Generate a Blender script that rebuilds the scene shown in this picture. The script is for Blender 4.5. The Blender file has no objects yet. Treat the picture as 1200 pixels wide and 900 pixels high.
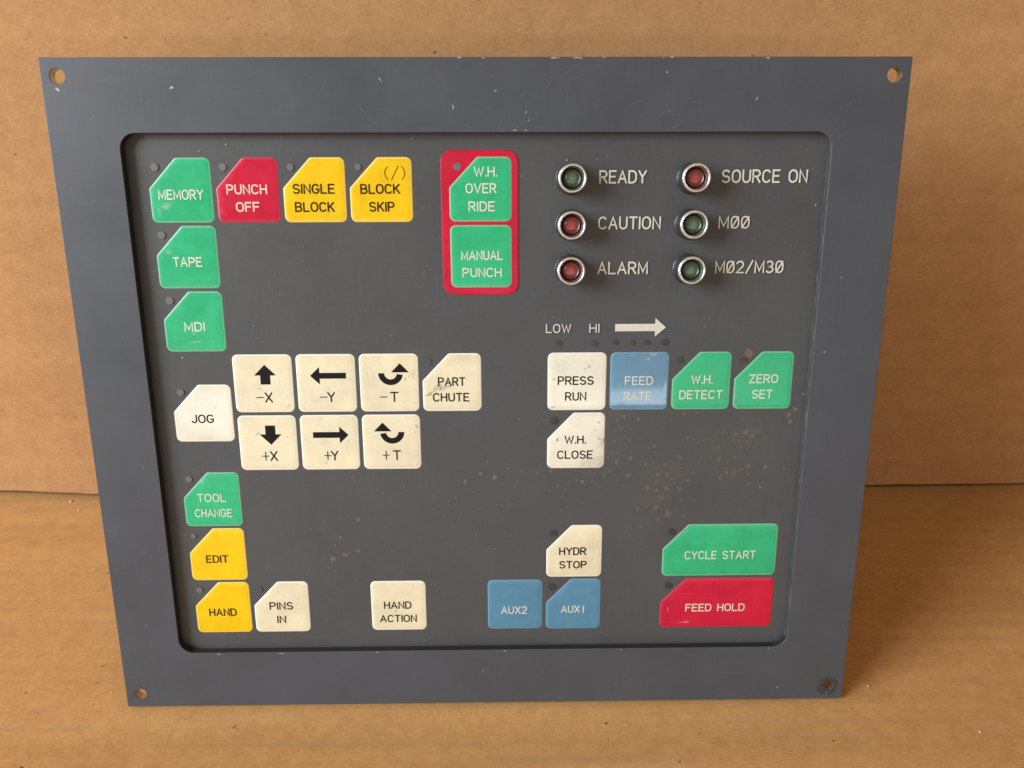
import bpy, bmesh, math, random
from mathutils import Vector, Matrix, noise

random.seed(7)
S = bpy.context.scene
COL = S.collection
MM = 0.001
TH = math.radians(17.0)            # the panel leans back by this much
PLATE_T = 3.7                      # plate thickness, mm
LIFT = PLATE_T * math.sin(TH) * MM  # so that the plate's lower back edge rests on the floor

# ------------------------------------------------------------------ camera
B = Matrix(((1, 0, 0), (0, math.sin(TH), -math.cos(TH)), (0, math.cos(TH), math.sin(TH))))
CAM_P = Vector((8.0385, 216.830, 294.258)) * MM          # in panel space
R_CAM = Matrix(((0.99989826, -0.00348581, 0.01383194),
                (-0.00656217, -0.97338822, 0.22906834),
                (0.01266536, -0.2291358, -0.97331206)))
cam_data = bpy.data.cameras.new('camera')
cam_data.lens = 36.0 * 872.0 / 1200.0
cam_data.sensor_width = 36.0
cam_data.clip_start = 0.005
cam_data.clip_end = 50
cam = bpy.data.objects.new('camera', cam_data)
COL.objects.link(cam)
rot = B @ R_CAM.transposed() @ Matrix(((1, 0, 0), (0, -1, 0), (0, 0, -1)))
loc = B @ CAM_P + Vector((0, 0, LIFT))
cam.matrix_world = Matrix.Translation(loc) @ rot.to_4x4()
S.camera = cam

# ------------------------------------------------------------------ world, lamps, exposure
W = bpy.data.worlds.new('World')
S.world = W
W.use_nodes = True
bg = W.node_tree.nodes['Background']
bg.inputs['Color'].default_value = (1.0, 0.79, 0.55, 1)
bg.inputs['Strength'].default_value = 0.40


def window_lamp(name, pos, target, sx, sy, power, color):
    d = bpy.data.lights.new(name, 'AREA')
    d.shape = 'RECTANGLE'
    d.size, d.size_y = sx, sy
    d.energy = power
    d.color = color
    o = bpy.data.objects.new(name, d)
    COL.objects.link(o)
    o.location = pos
    o.rotation_euler = (Vector(target) - Vector(pos)).to_track_quat('-Z', 'Y').to_euler()
    return o


window_lamp('window_light', (-1.70, -0.80, 0.98), (0, 0.05, 0.12), 1.0, 1.15, 63.0, (0.88, 0.95, 1.0))
window_lamp('far_window_light', (0.0, -2.6, 0.22), (0, 0, 0.15), 2.9, 0.13, 6.5, (0.95, 0.97, 1.0))

S.view_settings.view_transform = 'Standard'
S.view_settings.look = 'None'
S.view_settings.exposure = 0.0
S.view_settings.gamma = 1.0
S.render.filter_size = 1.7
S.cycles.use_denoising = True
S.cycles.max_bounces = 8


# ------------------------------------------------------------------ material helpers
class NT:
    def __init__(self, name):
        self.m = bpy.data.materials.new(name)
        self.m.use_nodes = True
        self.t = self.m.node_tree
        self.p = self.t.nodes['Principled BSDF']
        tc = self.t.nodes.new('ShaderNodeTexCoord')
        self.obj = tc.outputs['Object']

    def n(self, typ, **kw):
        nd = self.t.nodes.new(typ)
        for k, v in kw.items():
            if hasattr(nd, k):
                setattr(nd, k, v)
            else:
                nd.inputs[k].default_value = v
        return nd

    def l(self, a, b):
        self.t.links.new(a, b)

    def noise(self, scale, detail=4, rough=0.55, stretch=None, vec=None, offset=(0, 0, 0)):
        v = vec or self.obj
        mp = self.n('ShaderNodeMapping')
        mp.inputs['Location'].default_value = offset
        if stretch:
            mp.inputs['Scale'].default_value = stretch
        self.l(v, mp.inputs['Vector'])
        nd = self.n('ShaderNodeTexNoise')
        nd.inputs['Scale'].default_value = scale
        nd.inputs['Detail'].default_value = detail
        nd.inputs['Roughness'].default_value = rough
        self.l(mp.outputs[0], nd.inputs['Vector'])
        return nd.outputs['Fac']

    def rng(self, x, a, b, c=0.0, d=1.0):
        nd = self.n('ShaderNodeMapRange')
        for k, v in zip(('From Min', 'From Max', 'To Min', 'To Max'), (a, b, c, d)):
            nd.inputs[k].default_value = v
        self.l(x, nd.inputs['Value'])
        return nd.outputs[0]

    def math(self, op, a, b):
        nd = self.n('ShaderNodeMath', operation=op)
        for i, v in enumerate((a, b)):
            if isinstance(v, (int, float)):
                nd.inputs[i].default_value = v
            else:
                self.l(v, nd.inputs[i])
        return nd.outputs[0]

    def mix(self, fac, a, b, blend='MIX'):
        nd = self.n('ShaderNodeMix', data_type='RGBA', blend_type=blend)
        for sock, v in ((nd.inputs[0], fac), (nd.inputs[6], a), (nd.inputs[7], b)):
            if isinstance(v, (int, float)):
                sock.default_value = v
            elif isinstance(v, tuple):
                sock.default_value = (*v, 1)
            else:
                self.l(v, sock)
        return nd.outputs[2]

    def color(self, c):
        if isinstance(c, tuple):
            self.p.inputs['Base Color'].default_value = (*c, 1)
        else:
            self.l(c, self.p.inputs['Base Color'])

    def bump(self, h, strength, dist, prev=None):
        b = self.n('ShaderNodeBump')
        b.inputs['Strength'].default_value = strength
        b.inputs['Distance'].default_value = dist
        self.l(h, b.inputs['Height'])
        if prev:
            self.l(prev, b.inputs['Normal'])
        self.l(b.outputs[0], self.p.inputs['Normal'])
        return b.outputs[0]

    def set(self, **kw):
        for k, v in kw.items():
            s = self.p.inputs[k.replace('_', ' ')]
            if isinstance(v, (int, float, tuple)):
                s.default_value = v
            else:
                self.l(v, s)
        return self


def srgb(r, g, b):
    f = lambda c: (c / 255 / 12.92) if c / 255 <= 0.04045 else ((c / 255 + 0.055) / 1.055) ** 2.4
    return (f(r), f(g), f(b))


def cardboard(name, band, streak, tone, lines=0.0):
    """kraft liner: fibres, mottling, faint flutes showing through and small specks"""
    t = NT(name)
    st = (1, 1, 1)
    fib = t.noise(520, 5, 0.68, (0.8, 1.25, 1.25))
    fine = t.noise(1500, 2, 0.6)
    mott = t.noise(120, 4, 0.62)
    big = t.noise(7, 3, 0.5, (0.6, 1, 1))
    flute = t.noise(1.0, 2, 0.45, band)
    speck = t.rng(t.noise(330, 2, 0.5, offset=(3, 1, 7)), 0.745, 0.78)
    pale = t.rng(t.noise(280, 2, 0.5, offset=(8, 5, 2)), 0.745, 0.79)
    a = tuple(c * tone[i] for i, c in enumerate((0.392, 0.202, 0.074)))
    b = tuple(c * tone[i] for i, c in enumerate((0.585, 0.330, 0.136)))
    v = t.math('ADD', t.math('MULTIPLY', fib, 0.42), t.math('MULTIPLY', mott, 0.28))
    v = t.math('ADD', v, t.math('MULTIPLY', flute, streak))
    v = t.math('ADD', v, t.math('MULTIPLY', big, 0.18))
    v = t.math('ADD', v, t.math('MULTIPLY', fine, 0.22))
    mid = 0.5 * (1.10 + streak)
    c = t.mix(t.rng(v, mid - 0.165, mid + 0.165), a, b)
    stain = t.rng(t.noise(1.0, 3, 0.6, tuple(q * 1.35 for q in band), offset=(1.3, 2.2, 0)), 0.54, 0.72)
    stain = t.math('MULTIPLY', stain, t.rng(t.noise(5, 2, 0.5, offset=(4, 4, 4)), 0.42, 0.6))
    c = t.mix(t.math('MULTIPLY', stain, streak * 1.3), c, (0.26, 0.165, 0.090))
    if lines:      # flutes telegraphing through the liner as broken greyish lines
        sep = t.n('ShaderNodeSeparateXYZ')
        t.l(t.obj, sep.inputs[0])
        ph = t.math('ADD', t.math('MULTIPLY', sep.outputs[1], 6.2832 / 0.0088), t.math('MULTIPLY', t.noise(1.0, 2, 0.5, (4, 8, 1)), 4.0))
        sn = t.rng(t.math('SINE', ph, 0.0), 0.25, 1.0)
        patch = t.rng(t.noise(1.0, 3, 0.6, (9, 42, 1), offset=(2.7, 6.1, 0)), 0.44, 0.66)
        ln = t.math('MULTIPLY', sn, patch)
        c = t.mix(t.math('MULTIPLY', ln, lines), c, (0.29, 0.195, 0.115))
        flute = t.math('ADD', flute, t.math('MULTIPLY', ln, -0.2))
    c = t.mix(t.math('MULTIPLY', speck, 0.55), c, (0.12, 0.055, 0.025))
    c = t.mix(t.math('MULTIPLY', pale, 0.35), c, (0.72, 0.52, 0.30))
    t.color(c)
    t.set(Roughness=0.82, Specular_IOR_Level=0.20)
    n1 = t.bump(flute, 0.30, 0.0010)
    t.bump(t.math('ADD', fib, fine), 0.22, 0.0003, n1)
    return t.m


def paint(name, base, var, rough, grain=1600, bump=0.12, dist=0.00006):
    t = NT(name)
    g = t.noise(grain, 3, 0.6)
    m = t.noise(26, 5, 0.62)
    brush = t.noise(1.0, 4, 0.7, (60, 900, 60))
    brush2 = t.noise(1.0, 4, 0.7, (900, 40, 60), offset=(2, 3, 1))
    v = t.math('ADD', t.math('MULTIPLY', g, 0.30), t.math('MULTIPLY', m, 0.45))
    v = t.math('ADD', v, t.math('MULTIPLY', t.math('ADD', brush, brush2), 0.14))
    lo = tuple(c * (1 - var) for c in base)
    hi = tuple(c * (1 + var) for c in base)
    c = t.mix(t.rng(v, 0.30, 0.70), lo, hi)
    spk = t.rng(t.noise(700, 1, 0.5, offset=(9, 4, 3)), 0.755, 0.79)
    c = t.mix(t.math('MULTIPLY', spk, 0.22), c, (0.30, 0.30, 0.29))
    t.color(c)
    t.set(Roughness=t.rng(m, 0.3, 0.7, rough - 0.07, rough + 0.07))
    t.bump(g, bump, dist)
    return t.m


def key_plastic(name, base, dirt=0.0, gloss=0.0, dirt_col=(0.30, 0.22, 0.12)):
    t = NT(name)
    info = t.n('ShaderNodeObjectInfo')
    off = t.n('ShaderNodeVectorMath', operation='SCALE')
    cv = t.n('ShaderNodeCombineXYZ')
    t.l(info.outputs['Random'], cv.inputs[0]); t.l(info.outputs['Random'], cv.inputs[1])
    t.l(cv.outputs[0], off.inputs[0]); off.inputs[3].default_value = 5.0
    add = t.n('ShaderNodeVectorMath', operation='ADD')
    t.l(t.obj, add.inputs[0]); t.l(off.outputs[0], add.inputs[1])
    vec = add.outputs[0]
    m = t.noise(140, 4, 0.6, vec=vec)
    f = t.noise(900, 3, 0.6, vec=vec)
    big = t.noise(38, 2, 0.5, vec=vec, offset=(7, 1, 3))
    v = t.math('ADD', t.math('MULTIPLY', t.math('ADD', m, t.math('MULTIPLY', t.math('SUBTRACT', big, 0.5), 1.0)), 0.65), t.math('MULTIPLY', f, 0.35))
    c = t.mix(t.rng(v, 0.32, 0.68), tuple(x * 0.88 for x in base), tuple(min(1, x * 1.08) for x in base))
    if dirt:
        d = t.rng(t.noise(85, 5, 0.65, vec=vec, offset=(4, 2, 0)), 0.52, 0.74)
        c = t.mix(t.math('MULTIPLY', d, dirt), c, dirt_col)
        s = t.rng(t.noise(420, 2, 0.5, vec=vec, offset=(1, 6, 0)), 0.72, 0.77)
        c = t.mix(t.math('MULTIPLY', s, 0.28), c, dirt_col)
    t.color(c)
    t.set(Roughness=t.rng(m, 0.3, 0.7, 0.20, 0.34), Specular_IOR_Level=0.5)
    wav = t.noise(75, 2, 0.4, vec=vec)
    n1 = t.bump(wav, 0.10, 0.0006)
    t.bump(f, 0.03, 0.00005, n1)
    if gloss:
        t.set(Coat_Weight=gloss, Coat_Roughness=0.13 if gloss < 0.9 else 0.055)
    return t.m


def plain(name, base, rough=0.5, metallic=0.0, **kw):
    t = NT(name)
    n = t.noise(600, 3, 0.6)
    t.color(t.mix(n, tuple(c * 0.88 for c in base), tuple(min(1, c * 1.12) for c in base)))
    t.set(Roughness=rough, Metallic=metallic, **kw)
    return t.m


def lit_edge():  # cut edge lightened in patches, painting the light it catches
    t = NT('lit_cut_edge')
    n = t.rng(t.noise(1.0, 4, 0.7, (300, 110, 900)), 0.52, 0.70)
    t.color(t.mix(n, (0.058, 0.060, 0.064), (0.16, 0.152, 0.14)))
    t.set(Roughness=0.42)
    return t.m


def dirt_or_glare_film(name, base, amount):
    """thin deposit or painted glare patch: solid in its middle, thinning out to nothing at its rim"""
    t = NT(name)
    at = t.n('ShaderNodeAttribute', attribute_name='fade')
    n = t.rng(t.noise(420, 3, 0.6), 0.25, 0.62)
    a = t.math('MULTIPLY', t.math('MULTIPLY', at.outputs['Fac'], n), amount)
    t.color(base)
    t.set(Roughness=0.7, Alpha=a, Specular_IOR_Level=0.3)
    return t.m


MAT = dict(
    wall=cardboard('kraft_cardboard_upright', (1.6, 18, 60), 0.11, (1.0, 1.0, 1.13)),
    floor=cardboard('kraft_cardboard_flat', (2.2, 70, 30), 0.20, (1.03, 1.02, 0.98), 0.24),
    edge=plain('cardboard_cut_edge', (0.16, 0.075, 0.035), 0.9),
    plate=paint('blue_grey_paint', (0.066, 0.074, 0.090), 0.20, 0.44),
    grime_shade=plain('dark_grime_and_shade', (0.018, 0.017, 0.015), 0.8),  # dirt on the opening's bottom wall, painted shade on its left wall
    metal=plain('bare_steel', (0.62, 0.60, 0.56), 0.35, 1.0),
    cut=lit_edge(),
    chip=plain('chipped_paint', (0.42, 0.42, 0.42), 0.6),
    scuff=dirt_or_glare_film('pale_scuff', (0.32, 0.32, 0.33), 0.32),
    mark=dirt_or_glare_film('dark_mark', (0.035, 0.030, 0.028), 0.8),
    overlay=paint('charcoal_film', (0.071, 0.075, 0.081), 0.20, 0.46, 1500, 0.28, 0.00005),
    residue=dirt_or_glare_film('dried_residue', (0.275, 0.265, 0.23), 0.52),
    cloud=dirt_or_glare_film('cloudy_residue', (0.22, 0.215, 0.19), 0.16),
    rub_glare=dirt_or_glare_film('pale_rub_and_glare', (0.80, 0.79, 0.74), 0.30),  # pale rubs, and glare painted on a few keys
    crumb=plain('pale_crumb', (0.75, 0.66, 0.52), 0.8),
    crease=dirt_or_glare_film('pale_crease', (0.66, 0.47, 0.27), 0.6),
    rust=dirt_or_glare_film('brown_stain', (0.34, 0.26, 0.16), 0.40),
    green=key_plastic('green_key', (0.028, 0.475, 0.215), 0.10, dirt_col=(0.10, 0.30, 0.16)),
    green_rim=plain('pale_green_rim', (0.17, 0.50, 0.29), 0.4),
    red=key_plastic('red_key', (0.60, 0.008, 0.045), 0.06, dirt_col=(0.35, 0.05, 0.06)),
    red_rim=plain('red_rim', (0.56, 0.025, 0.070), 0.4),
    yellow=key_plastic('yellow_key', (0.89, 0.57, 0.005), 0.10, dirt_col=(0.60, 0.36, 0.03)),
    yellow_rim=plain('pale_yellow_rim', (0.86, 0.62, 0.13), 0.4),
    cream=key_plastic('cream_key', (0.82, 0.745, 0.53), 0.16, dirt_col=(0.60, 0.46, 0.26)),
    glared=key_plastic('glare_whitened_cream_key', (0.84, 0.80, 0.68), 0.22, 0.45, dirt_col=(0.74, 0.62, 0.40)),  # cream whitened to paint the glare on these keys
    glared_rim=plain('pale_faded_rim', (0.84, 0.82, 0.74), 0.4),
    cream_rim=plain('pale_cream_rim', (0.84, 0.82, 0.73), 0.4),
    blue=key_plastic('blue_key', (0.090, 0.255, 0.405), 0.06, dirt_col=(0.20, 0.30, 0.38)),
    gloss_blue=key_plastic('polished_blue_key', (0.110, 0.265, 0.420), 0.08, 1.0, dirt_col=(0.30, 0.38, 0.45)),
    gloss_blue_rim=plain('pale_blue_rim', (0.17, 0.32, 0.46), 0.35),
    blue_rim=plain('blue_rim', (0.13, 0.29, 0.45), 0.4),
    ink_white=plain('cream_ink', (0.68, 0.67, 0.585), 0.5),
    ink_pale=plain('pale_ink', (0.72, 0.74, 0.60), 0.5),
    ink_pink=plain('pale_pink_ink', (0.80, 0.58, 0.50), 0.5),
    ink_black=plain('black_ink', (0.008, 0.007, 0.008), 0.6, Specular_IOR_Level=0.2),
    ink_brown=plain('brown_black_ink', (0.040, 0.020, 0.008), 0.6, Specular_IOR_Level=0.2),
    win_lit=plain('lit_indicator_window', (0.145, 0.141, 0.150), 0.5),  # same windows as the dark ones, with light on the left painted in
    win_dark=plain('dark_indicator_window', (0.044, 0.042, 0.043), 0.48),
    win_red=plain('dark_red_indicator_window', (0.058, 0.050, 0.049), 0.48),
    barrel=plain('dark_nickel_barrel', (0.14, 0.14, 0.15), 0.38, 0.85),
    chrome=plain('chrome', (0.95, 0.95, 0.94), 0.34, 1.0),
    socket=plain('black_socket', (0.02, 0.02, 0.02), 0.5),
)


def lens_mat(name, base, core):
    t = NT(name)
    lw = t.n('ShaderNodeLayerWeight')
    n = t.noise(900, 3, 0.6)
    sep = t.n('ShaderNodeSeparateXYZ')
    t.l(t.obj, sep.inputs[0])
    r2 = t.math('ADD', t.math('POWER', sep.outputs[0], 2), t.math('POWER', sep.outputs[1], 2))
    rr = t.math('POWER', r2, 0.5)
    k = t.math('ADD', rr, t.math('MULTIPLY', n, 0.0012))
    c = t.mix(t.rng(k, 0.0006, 0.0031), core, base)   # the lamp die cast inside the lens
    t.color(c)
    t.set(Roughness=0.3, Coat_Weight=0.6, Coat_Roughness=0.08, Subsurface_Weight=0.0)
    t.bump(n, 0.25, 0.0004)
    t.p.inputs['Subsurface Radius'].default_value = (0.002, 0.002, 0.002)
    return t.m


MAT['lens_red'] = lens_mat('red_lens', (0.130, 0.015, 0.015), (0.40, 0.060, 0.055))
MAT['lens_green'] = lens_mat('green_lens', (0.026, 0.052, 0.029), (0.105, 0.190, 0.105))


# ------------------------------------------------------------------ mesh helpers (millimetres in, metres out)
def link_mesh(name, verts, faces, mats, midx=None, parent=None, smooth=False, fade=None, loc=None):
    me = bpy.data.meshes.new(name)
    me.from_pydata([Vector(v) * MM for v in verts], [], faces)
    for m in mats:
        me.materials.append(m)
    if midx:
        me.polygons.foreach_set('material_index', midx)
    if smooth is True:
        me.polygons.foreach_set('use_smooth', [True] * len(me.polygons))
    elif smooth:
        me.polygons.foreach_set('use_smooth', smooth)
    if fade is not None:
        at = me.attributes.new('fade', 'FLOAT', 'POINT')
        at.data.foreach_set('value', fade)
    me.update()
    o = bpy.data.objects.new(name, me)
    COL.objects.link(o)
    if parent:
        o.parent = parent
    if loc:
        o.location = Vector(loc) * MM
    return o


class Geo:
    def __init__(self):
        self.v, self.f, self.m, self.s, self.a = [], [], [], [], []

    def add(self, verts, faces, mi=0, smooth=False, fade=None):
        b = len(self.v)
        self.v += [tuple(p) for p in verts]
        self.f += [tuple(i + b for i in f) for f in faces]
        self.m += [mi] * len(faces)
        self.s += [smooth] * len(faces)
        self.a += list(fade) if fade is not None else [1.0] * len(verts)

    def blob(self, x, y, z, rx, ry, mi, ang=0.0, soft=True, n=14, jag=0.25):
        """irregular flat patch; with soft=True its 'fade' drops to 0 at the rim"""
        ph = random.random() * 9
        rings = [0.45, 0.8, 1.0] if soft else [1.0]
        vs, fd, fs = [(x, y, z)], [1.0], []
        for q, k in enumerate(rings):
            for i in range(n):
                t = 2 * math.pi * i / n
                w = k * (1 + jag * (noise.noise((math.cos(t) * 1.3 + ph, math.sin(t) * 1.3, ph)) * 1.6))
                u, v = rx * w * math.cos(t), ry * w * math.sin(t)
                vs.append((x + u * math.cos(ang) - v * math.sin(ang), y + u * math.sin(ang) + v * math.cos(ang), z))
                fd.append((1.0, 0.75, 0.0)[q] if soft else 1.0)
        for i in range(n):
            j = (i + 1) % n
            fs.append((0, 1 + i, 1 + j))
            for q in range(len(rings) - 1):
                a, b = 1 + q * n, 1 + (q + 1) * n
                fs.append((a + i, b + i, b + j, a + j))
        self.add(vs, fs, mi, False, fd)

    def build(self, name, mats, parent=None, loc=None, fade=False):
        return link_mesh(name, self.v, self.f, mats, self.m, parent, self.s, self.a if fade else None, loc)


def rounded(pts, r, n=6):
    """round the corners of a counter-clockwise polygon; r is one radius or one per corner"""
    out = []
    N = len(pts)
    for i in range(N):
        p, a, b = Vector(pts[i]), Vector(pts[i - 1]), Vector(pts[(i + 1) % N])
        rr = r[i] if isinstance(r, (list, tuple)) else r
        d1, d2 = (a - p).normalized(), (b - p).normalized()
        ang = d1.angle(d2)
        t = rr / math.tan(ang / 2)
        c = p + (d1 + d2).normalized() * (rr / math.sin(ang / 2))
        s, e = p + d1 * t, p + d2 * t
        a0 = math.atan2(s.y - c.y, s.x - c.x)
        a1 = math.atan2(e.y - c.y, e.x - c.x)
        while a1 < a0:
            a1 += 2 * math.pi
        for k in range(n + 1):
            q = a0 + (a1 - a0) * k / n
            out.append((c.x + rr * math.cos(q), c.y + rr * math.sin(q)))
    return out


def key_outline(w, h, chamfer, inset):
    x, y = w / 2 - inset, h / 2 - inset
    r = max(2.3 - inset, 0.5)
    if chamfer:
        cx, cy = chamfer[0] - inset * 0.42, chamfer[1] - inset * 0.42
        pts = [(-x, -y), (x, -y), (x, y), (-x + cx, y), (-x, y - cy)]
        return rounded(pts, [r, r, r, max(1.6 - inset * .5, .5), max(1.6 - inset * .5, .5)])
    return rounded([(-x, -y), (x, -y), (x, y), (-x, y)], r)


# ------------------------------------------------------------------ engraver's stroke letters
def arc(cx, cy, rx, ry, a0, a1, n=12):
    return [(cx + rx * math.cos(math.radians(a0 + (a1 - a0) * i / n)), cy + ry * math.sin(math.radians(a0 + (a1 - a0) * i / n))) for i in range(n + 1)]


def oval(w, cl=True):
    r = w / 2
    k = r * 1.12
    return arc(r, 1 - k, r, k, 0, 180, 12) + arc(r, k, r, k, 180, 360, 12)


def glyph(ch):
    """list of (polyline, closed) in a box of height 1, and the width"""
    o = False
    if ch == 'A': return [([(0, 0), (.34, 1), (.68, 0)], o), ([(.12, .34), (.56, .34)], o)], .68
    if ch == 'B':
        return [([(0, .52), (.34, .52)] + arc(.34, .26, .26, .26, 90, -90) + [(0, 0), (0, 1), (.32, 1)] + arc(.32, .76, .24, .24, 90, -90)[:-1] + [(.32, .52)], o)], .60
    if ch == 'C': return [(arc(.32, .65, .32, .35, 35, 180) + arc(.32, .35, .32, .35, 180, 325), o)], .62
    if ch == 'D': return [([(0, 0), (0, 1), (.26, 1)] + arc(.26, .64, .36, .36, 90, 0, 8) + arc(.26, .36, .36, .36, 0, -90, 8), True)], .62
    if ch == 'E': return [([(.54, 1), (0, 1), (0, 0), (.54, 0)], o), ([(0, .52), (.46, .52)], o)], .54
    if ch == 'F': return [([(.54, 1), (0, 1), (0, 0)], o), ([(0, .52), (.46, .52)], o)], .54
    if ch == 'G': return [(arc(.32, .65, .32, .35, 35, 180) + arc(.32, .35, .32, .35, 180, 345) + [(.64, .46), (.38, .46)], o)], .64
    if ch == 'H': return [([(0, 0), (0, 1)], o), ([(.60, 0), (.60, 1)], o), ([(0, .52), (.60, .52)], o)], .60
    if ch == 'I': return [([(0, 0), (0, 1)], o)], 0.0
    if ch == 'J': return [([(.46, 1), (.46, .25)] + arc(.23, .24, .23, .24, 0, -170, 12), o)], .46
    if ch == 'K': return [([(0, 0), (0, 1)], o), ([(.56, 1), (0, .38)], o), ([(.20, .60), (.58, 0)], o)], .58
    if ch == 'L': return [([(0, 1), (0, 0), (.52, 0)], o)], .52
    if ch == 'M': return [([(0, 0), (0, 1), (.36, .16), (.72, 1), (.72, 0)], o)], .72
    if ch == 'N': return [([(0, 0), (0, 1), (.60, 0), (.60, 1)], o)], .60
    if ch == 'O': return [(oval(.66), True)], .66
    if ch == 'P': return [([(0, 0), (0, 1), (.32, 1)] + arc(.32, .73, .27, .27, 90, -90) + [(0, .46)], o)], .59
    if ch == 'R': return [([(0, 0), (0, 1), (.32, 1)] + arc(.32, .74, .26, .26, 90, -90) + [(0, .48)], o), ([(.30, .48), (.60, 0)], o)], .60
    if ch == 'S':
        return [(arc(.30, .745, .28, .255, 30, 270, 16) + arc(.30, .25, .30, .25, 85, -150, 16), o)], .60
    if ch == 'T': return [([(0, 1), (.60, 1)], o), ([(.30, 1), (.30, 0)], o)], .60
    if ch == 'U': return [([(0, 1), (0, .30)] + arc(.30, .30, .30, .30, 180, 360, 14) + [(.60, 1)], o)], .60
    if ch == 'V': return [([(0, 1), (.33, 0), (.66, 1)], o)], .66
    if ch == 'W': return [([(0, 1), (.24, 0), (.46, .88), (.68, 0), (.92, 1)], o)], .92
    if ch == 'X': return [([(0, 0), (.60, 1)], o), ([(0, 1), (.60, 0)], o)], .60
    if ch == 'Y': return [([(0, 1), (.31, .48), (.62, 1)], o), ([(.31, .48), (.31, 0)], o)], .62
    if ch == 'Z': return [([(0, 1), (.58, 1), (0, 0), (.58, 0)], o)], .58
    if ch == '0': return [(oval(.58), True), ([(.03, .02), (.55, .98)], o)], .58
    if ch == '2': return [(arc(.28, .72, .28, .28, 160, -20, 12) + [(.50, .52), (0, 0), (.58, 0)], o)], .58
    if ch == '3': return [(arc(.27, .76, .25, .24, 145, -90, 14) + arc(.27, .26, .30, .26, 90, -145, 14), o)], .57
    if ch == '.': return [([(0, 0), (0, .05)], o)], .0
    if ch == '/': return [([(0, -.06), (.52, 1.06)], o)], .52
    if ch == '(': return [(arc(.9, .5, .9, .78, 140, 220, 10), o)], .22
    if ch == ')': return [(arc(-.69, .5, .9, .78, 40, -40, 10), o)], .22
    return [], .34


def ribbon(g, pts, wid, z, mi=0, closed=False, cap=5):
    P = [Vector(p) for p in pts]
    q = [P[0]]
    for p in P[1:]:
        if (p - q[-1]).length > 1e-5:
            q.append(p)
    if closed and (q[0] - q[-1]).length < 1e-5:
        q.pop()
    P = q
    n = len(P)
    L, R = [], []
    for i in range(n):
        a = P[i] - P[i - 1] if (i or closed) else P[1] - P[0]
        b = P[(i + 1) % n] - P[i] if (i < n - 1 or closed) else P[i] - P[i - 1]
        a, b = a.normalized(), b.normalized()
        na, nb = Vector((-a.y, a.x)), Vector((-b.y, b.x))
        m = na + nb
        m = m.normalized() if m.length > 1e-4 else na
        k = min(wid / 2 / max(m.dot(na), 0.2), wid * 0.95)
        L.append(P[i] + m * k)
        R.append(P[i] - m * k)
    vs = [(p.x, p.y, z) for p in L] + [(p.x, p.y, z) for p in R]
    fs = [(i, n + i, n + (i + 1) % n, (i + 1) % n) for i in range(n if closed else n - 1)]
    if not closed:
        for end, d in ((0, P[0] - P[1]), (n - 1, P[-1] - P[-2])):
            d = d.normalized()
            s = Vector((-d.y, d.x))
            base = len(vs)
            for k in range(1, cap):
                t = math.pi * k / cap
                p = P[end] + (s * math.cos(t) + d * math.sin(t)) * wid / 2
                vs.append((p.x, p.y, z))
            first, last = (n + end, end) if end == 0 else (end, n + end)
            # s points left of the outward direction
            fs.append(tuple([first] + list(range(base, base + cap - 1)) + [last])[::-1])
    g.add(vs, fs, mi)


def write(g, text, cx, cy, w, h, pen, z, mi=0):
    """set one line of text into the box w x h centred on cx, cy (outer edges of the strokes)"""
    items, x = [], 0.0
    for i, ch in enumerate(text):
        gl, gw = glyph(ch)
        items.append((gl, x))
        x += gw + (0.26 if ch not in '.' else 0.20)
        if ch == '.' and i < len(text) - 1:
            x += .04
    total = x - (0.26 if text[-1] != '.' else 0.20)
    hh = h - pen
    ww = w - pen
    sx = ww / total if total > 1e-6 else 0.0
    k = 0
    for gl, ox in items:
        for poly, cl in gl:
            pts = [(cx - ww / 2 + (ox + px) * sx, cy - hh / 2 + py * hh) for px, py in poly]
            ribbon(g, pts, pen, z + 0.006 * k, mi, cl)
            k += 1


# ------------------------------------------------------------------ the setting
def wall_line(x):
    """how far back the foot of the upright sheet stands (mm): it bows out a little behind the panel"""
    pts = [(-900, 175), (-420, 160.5), (-309, 154.5), (-243, 149.5), (-120, 147.0), (0, 147.5), (120, 150.5), (237, 154.3), (337, 155.0), (450, 154), (900, 150)]
    for (x0, y0), (x1, y1) in zip(pts, pts[1:]):
        if x0 <= x <= x1:
            t = (x - x0) / (x1 - x0)
            t = t * t * (3 - 2 * t) * 0.35 + t * 0.65
            return y0 + (y1 - y0) * t
    return pts[0][1] if x < 0 else pts[-1][1]


# flat sheet the panel stands on
xs = [-900 + 1800 * i / 180 for i in range(181)]
ys = [-900 + 1100 * j / 260 for j in range(261)]
vs, fs = [], []
for y in ys:
    for x in xs:
        z = 0.55 * noise.noise((x * 0.0016, y * 0.045, 3.1)) + 0.5 * noise.noise((x * 0.006, y * 0.012, 8.0)) - 0.75
        near = min(1.0, abs(y) / 12.0) if abs(x) < 175 else 1.0   # pressed flat under the panel's edge
        if abs(x) < 175 and -12 < y < 12:
            z = z * near
        vs.append((x, y, z))
nx = len(xs)
for j in range(len(ys) - 1):
    for i in range(nx - 1):
        a = j * nx + i
        fs.append((a, a + 1, a + nx + 1, a + nx))


def floor_z(x, y):
    i, j = (x - xs[0]) / 10.0, (y - ys[0]) / (ys[1] - ys[0])
    a = int(j) * nx + int(i)
    return max(vs[a][2], vs[a + 1][2], vs[a + nx][2], vs[a + nx + 1][2]) + 0.04


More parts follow.
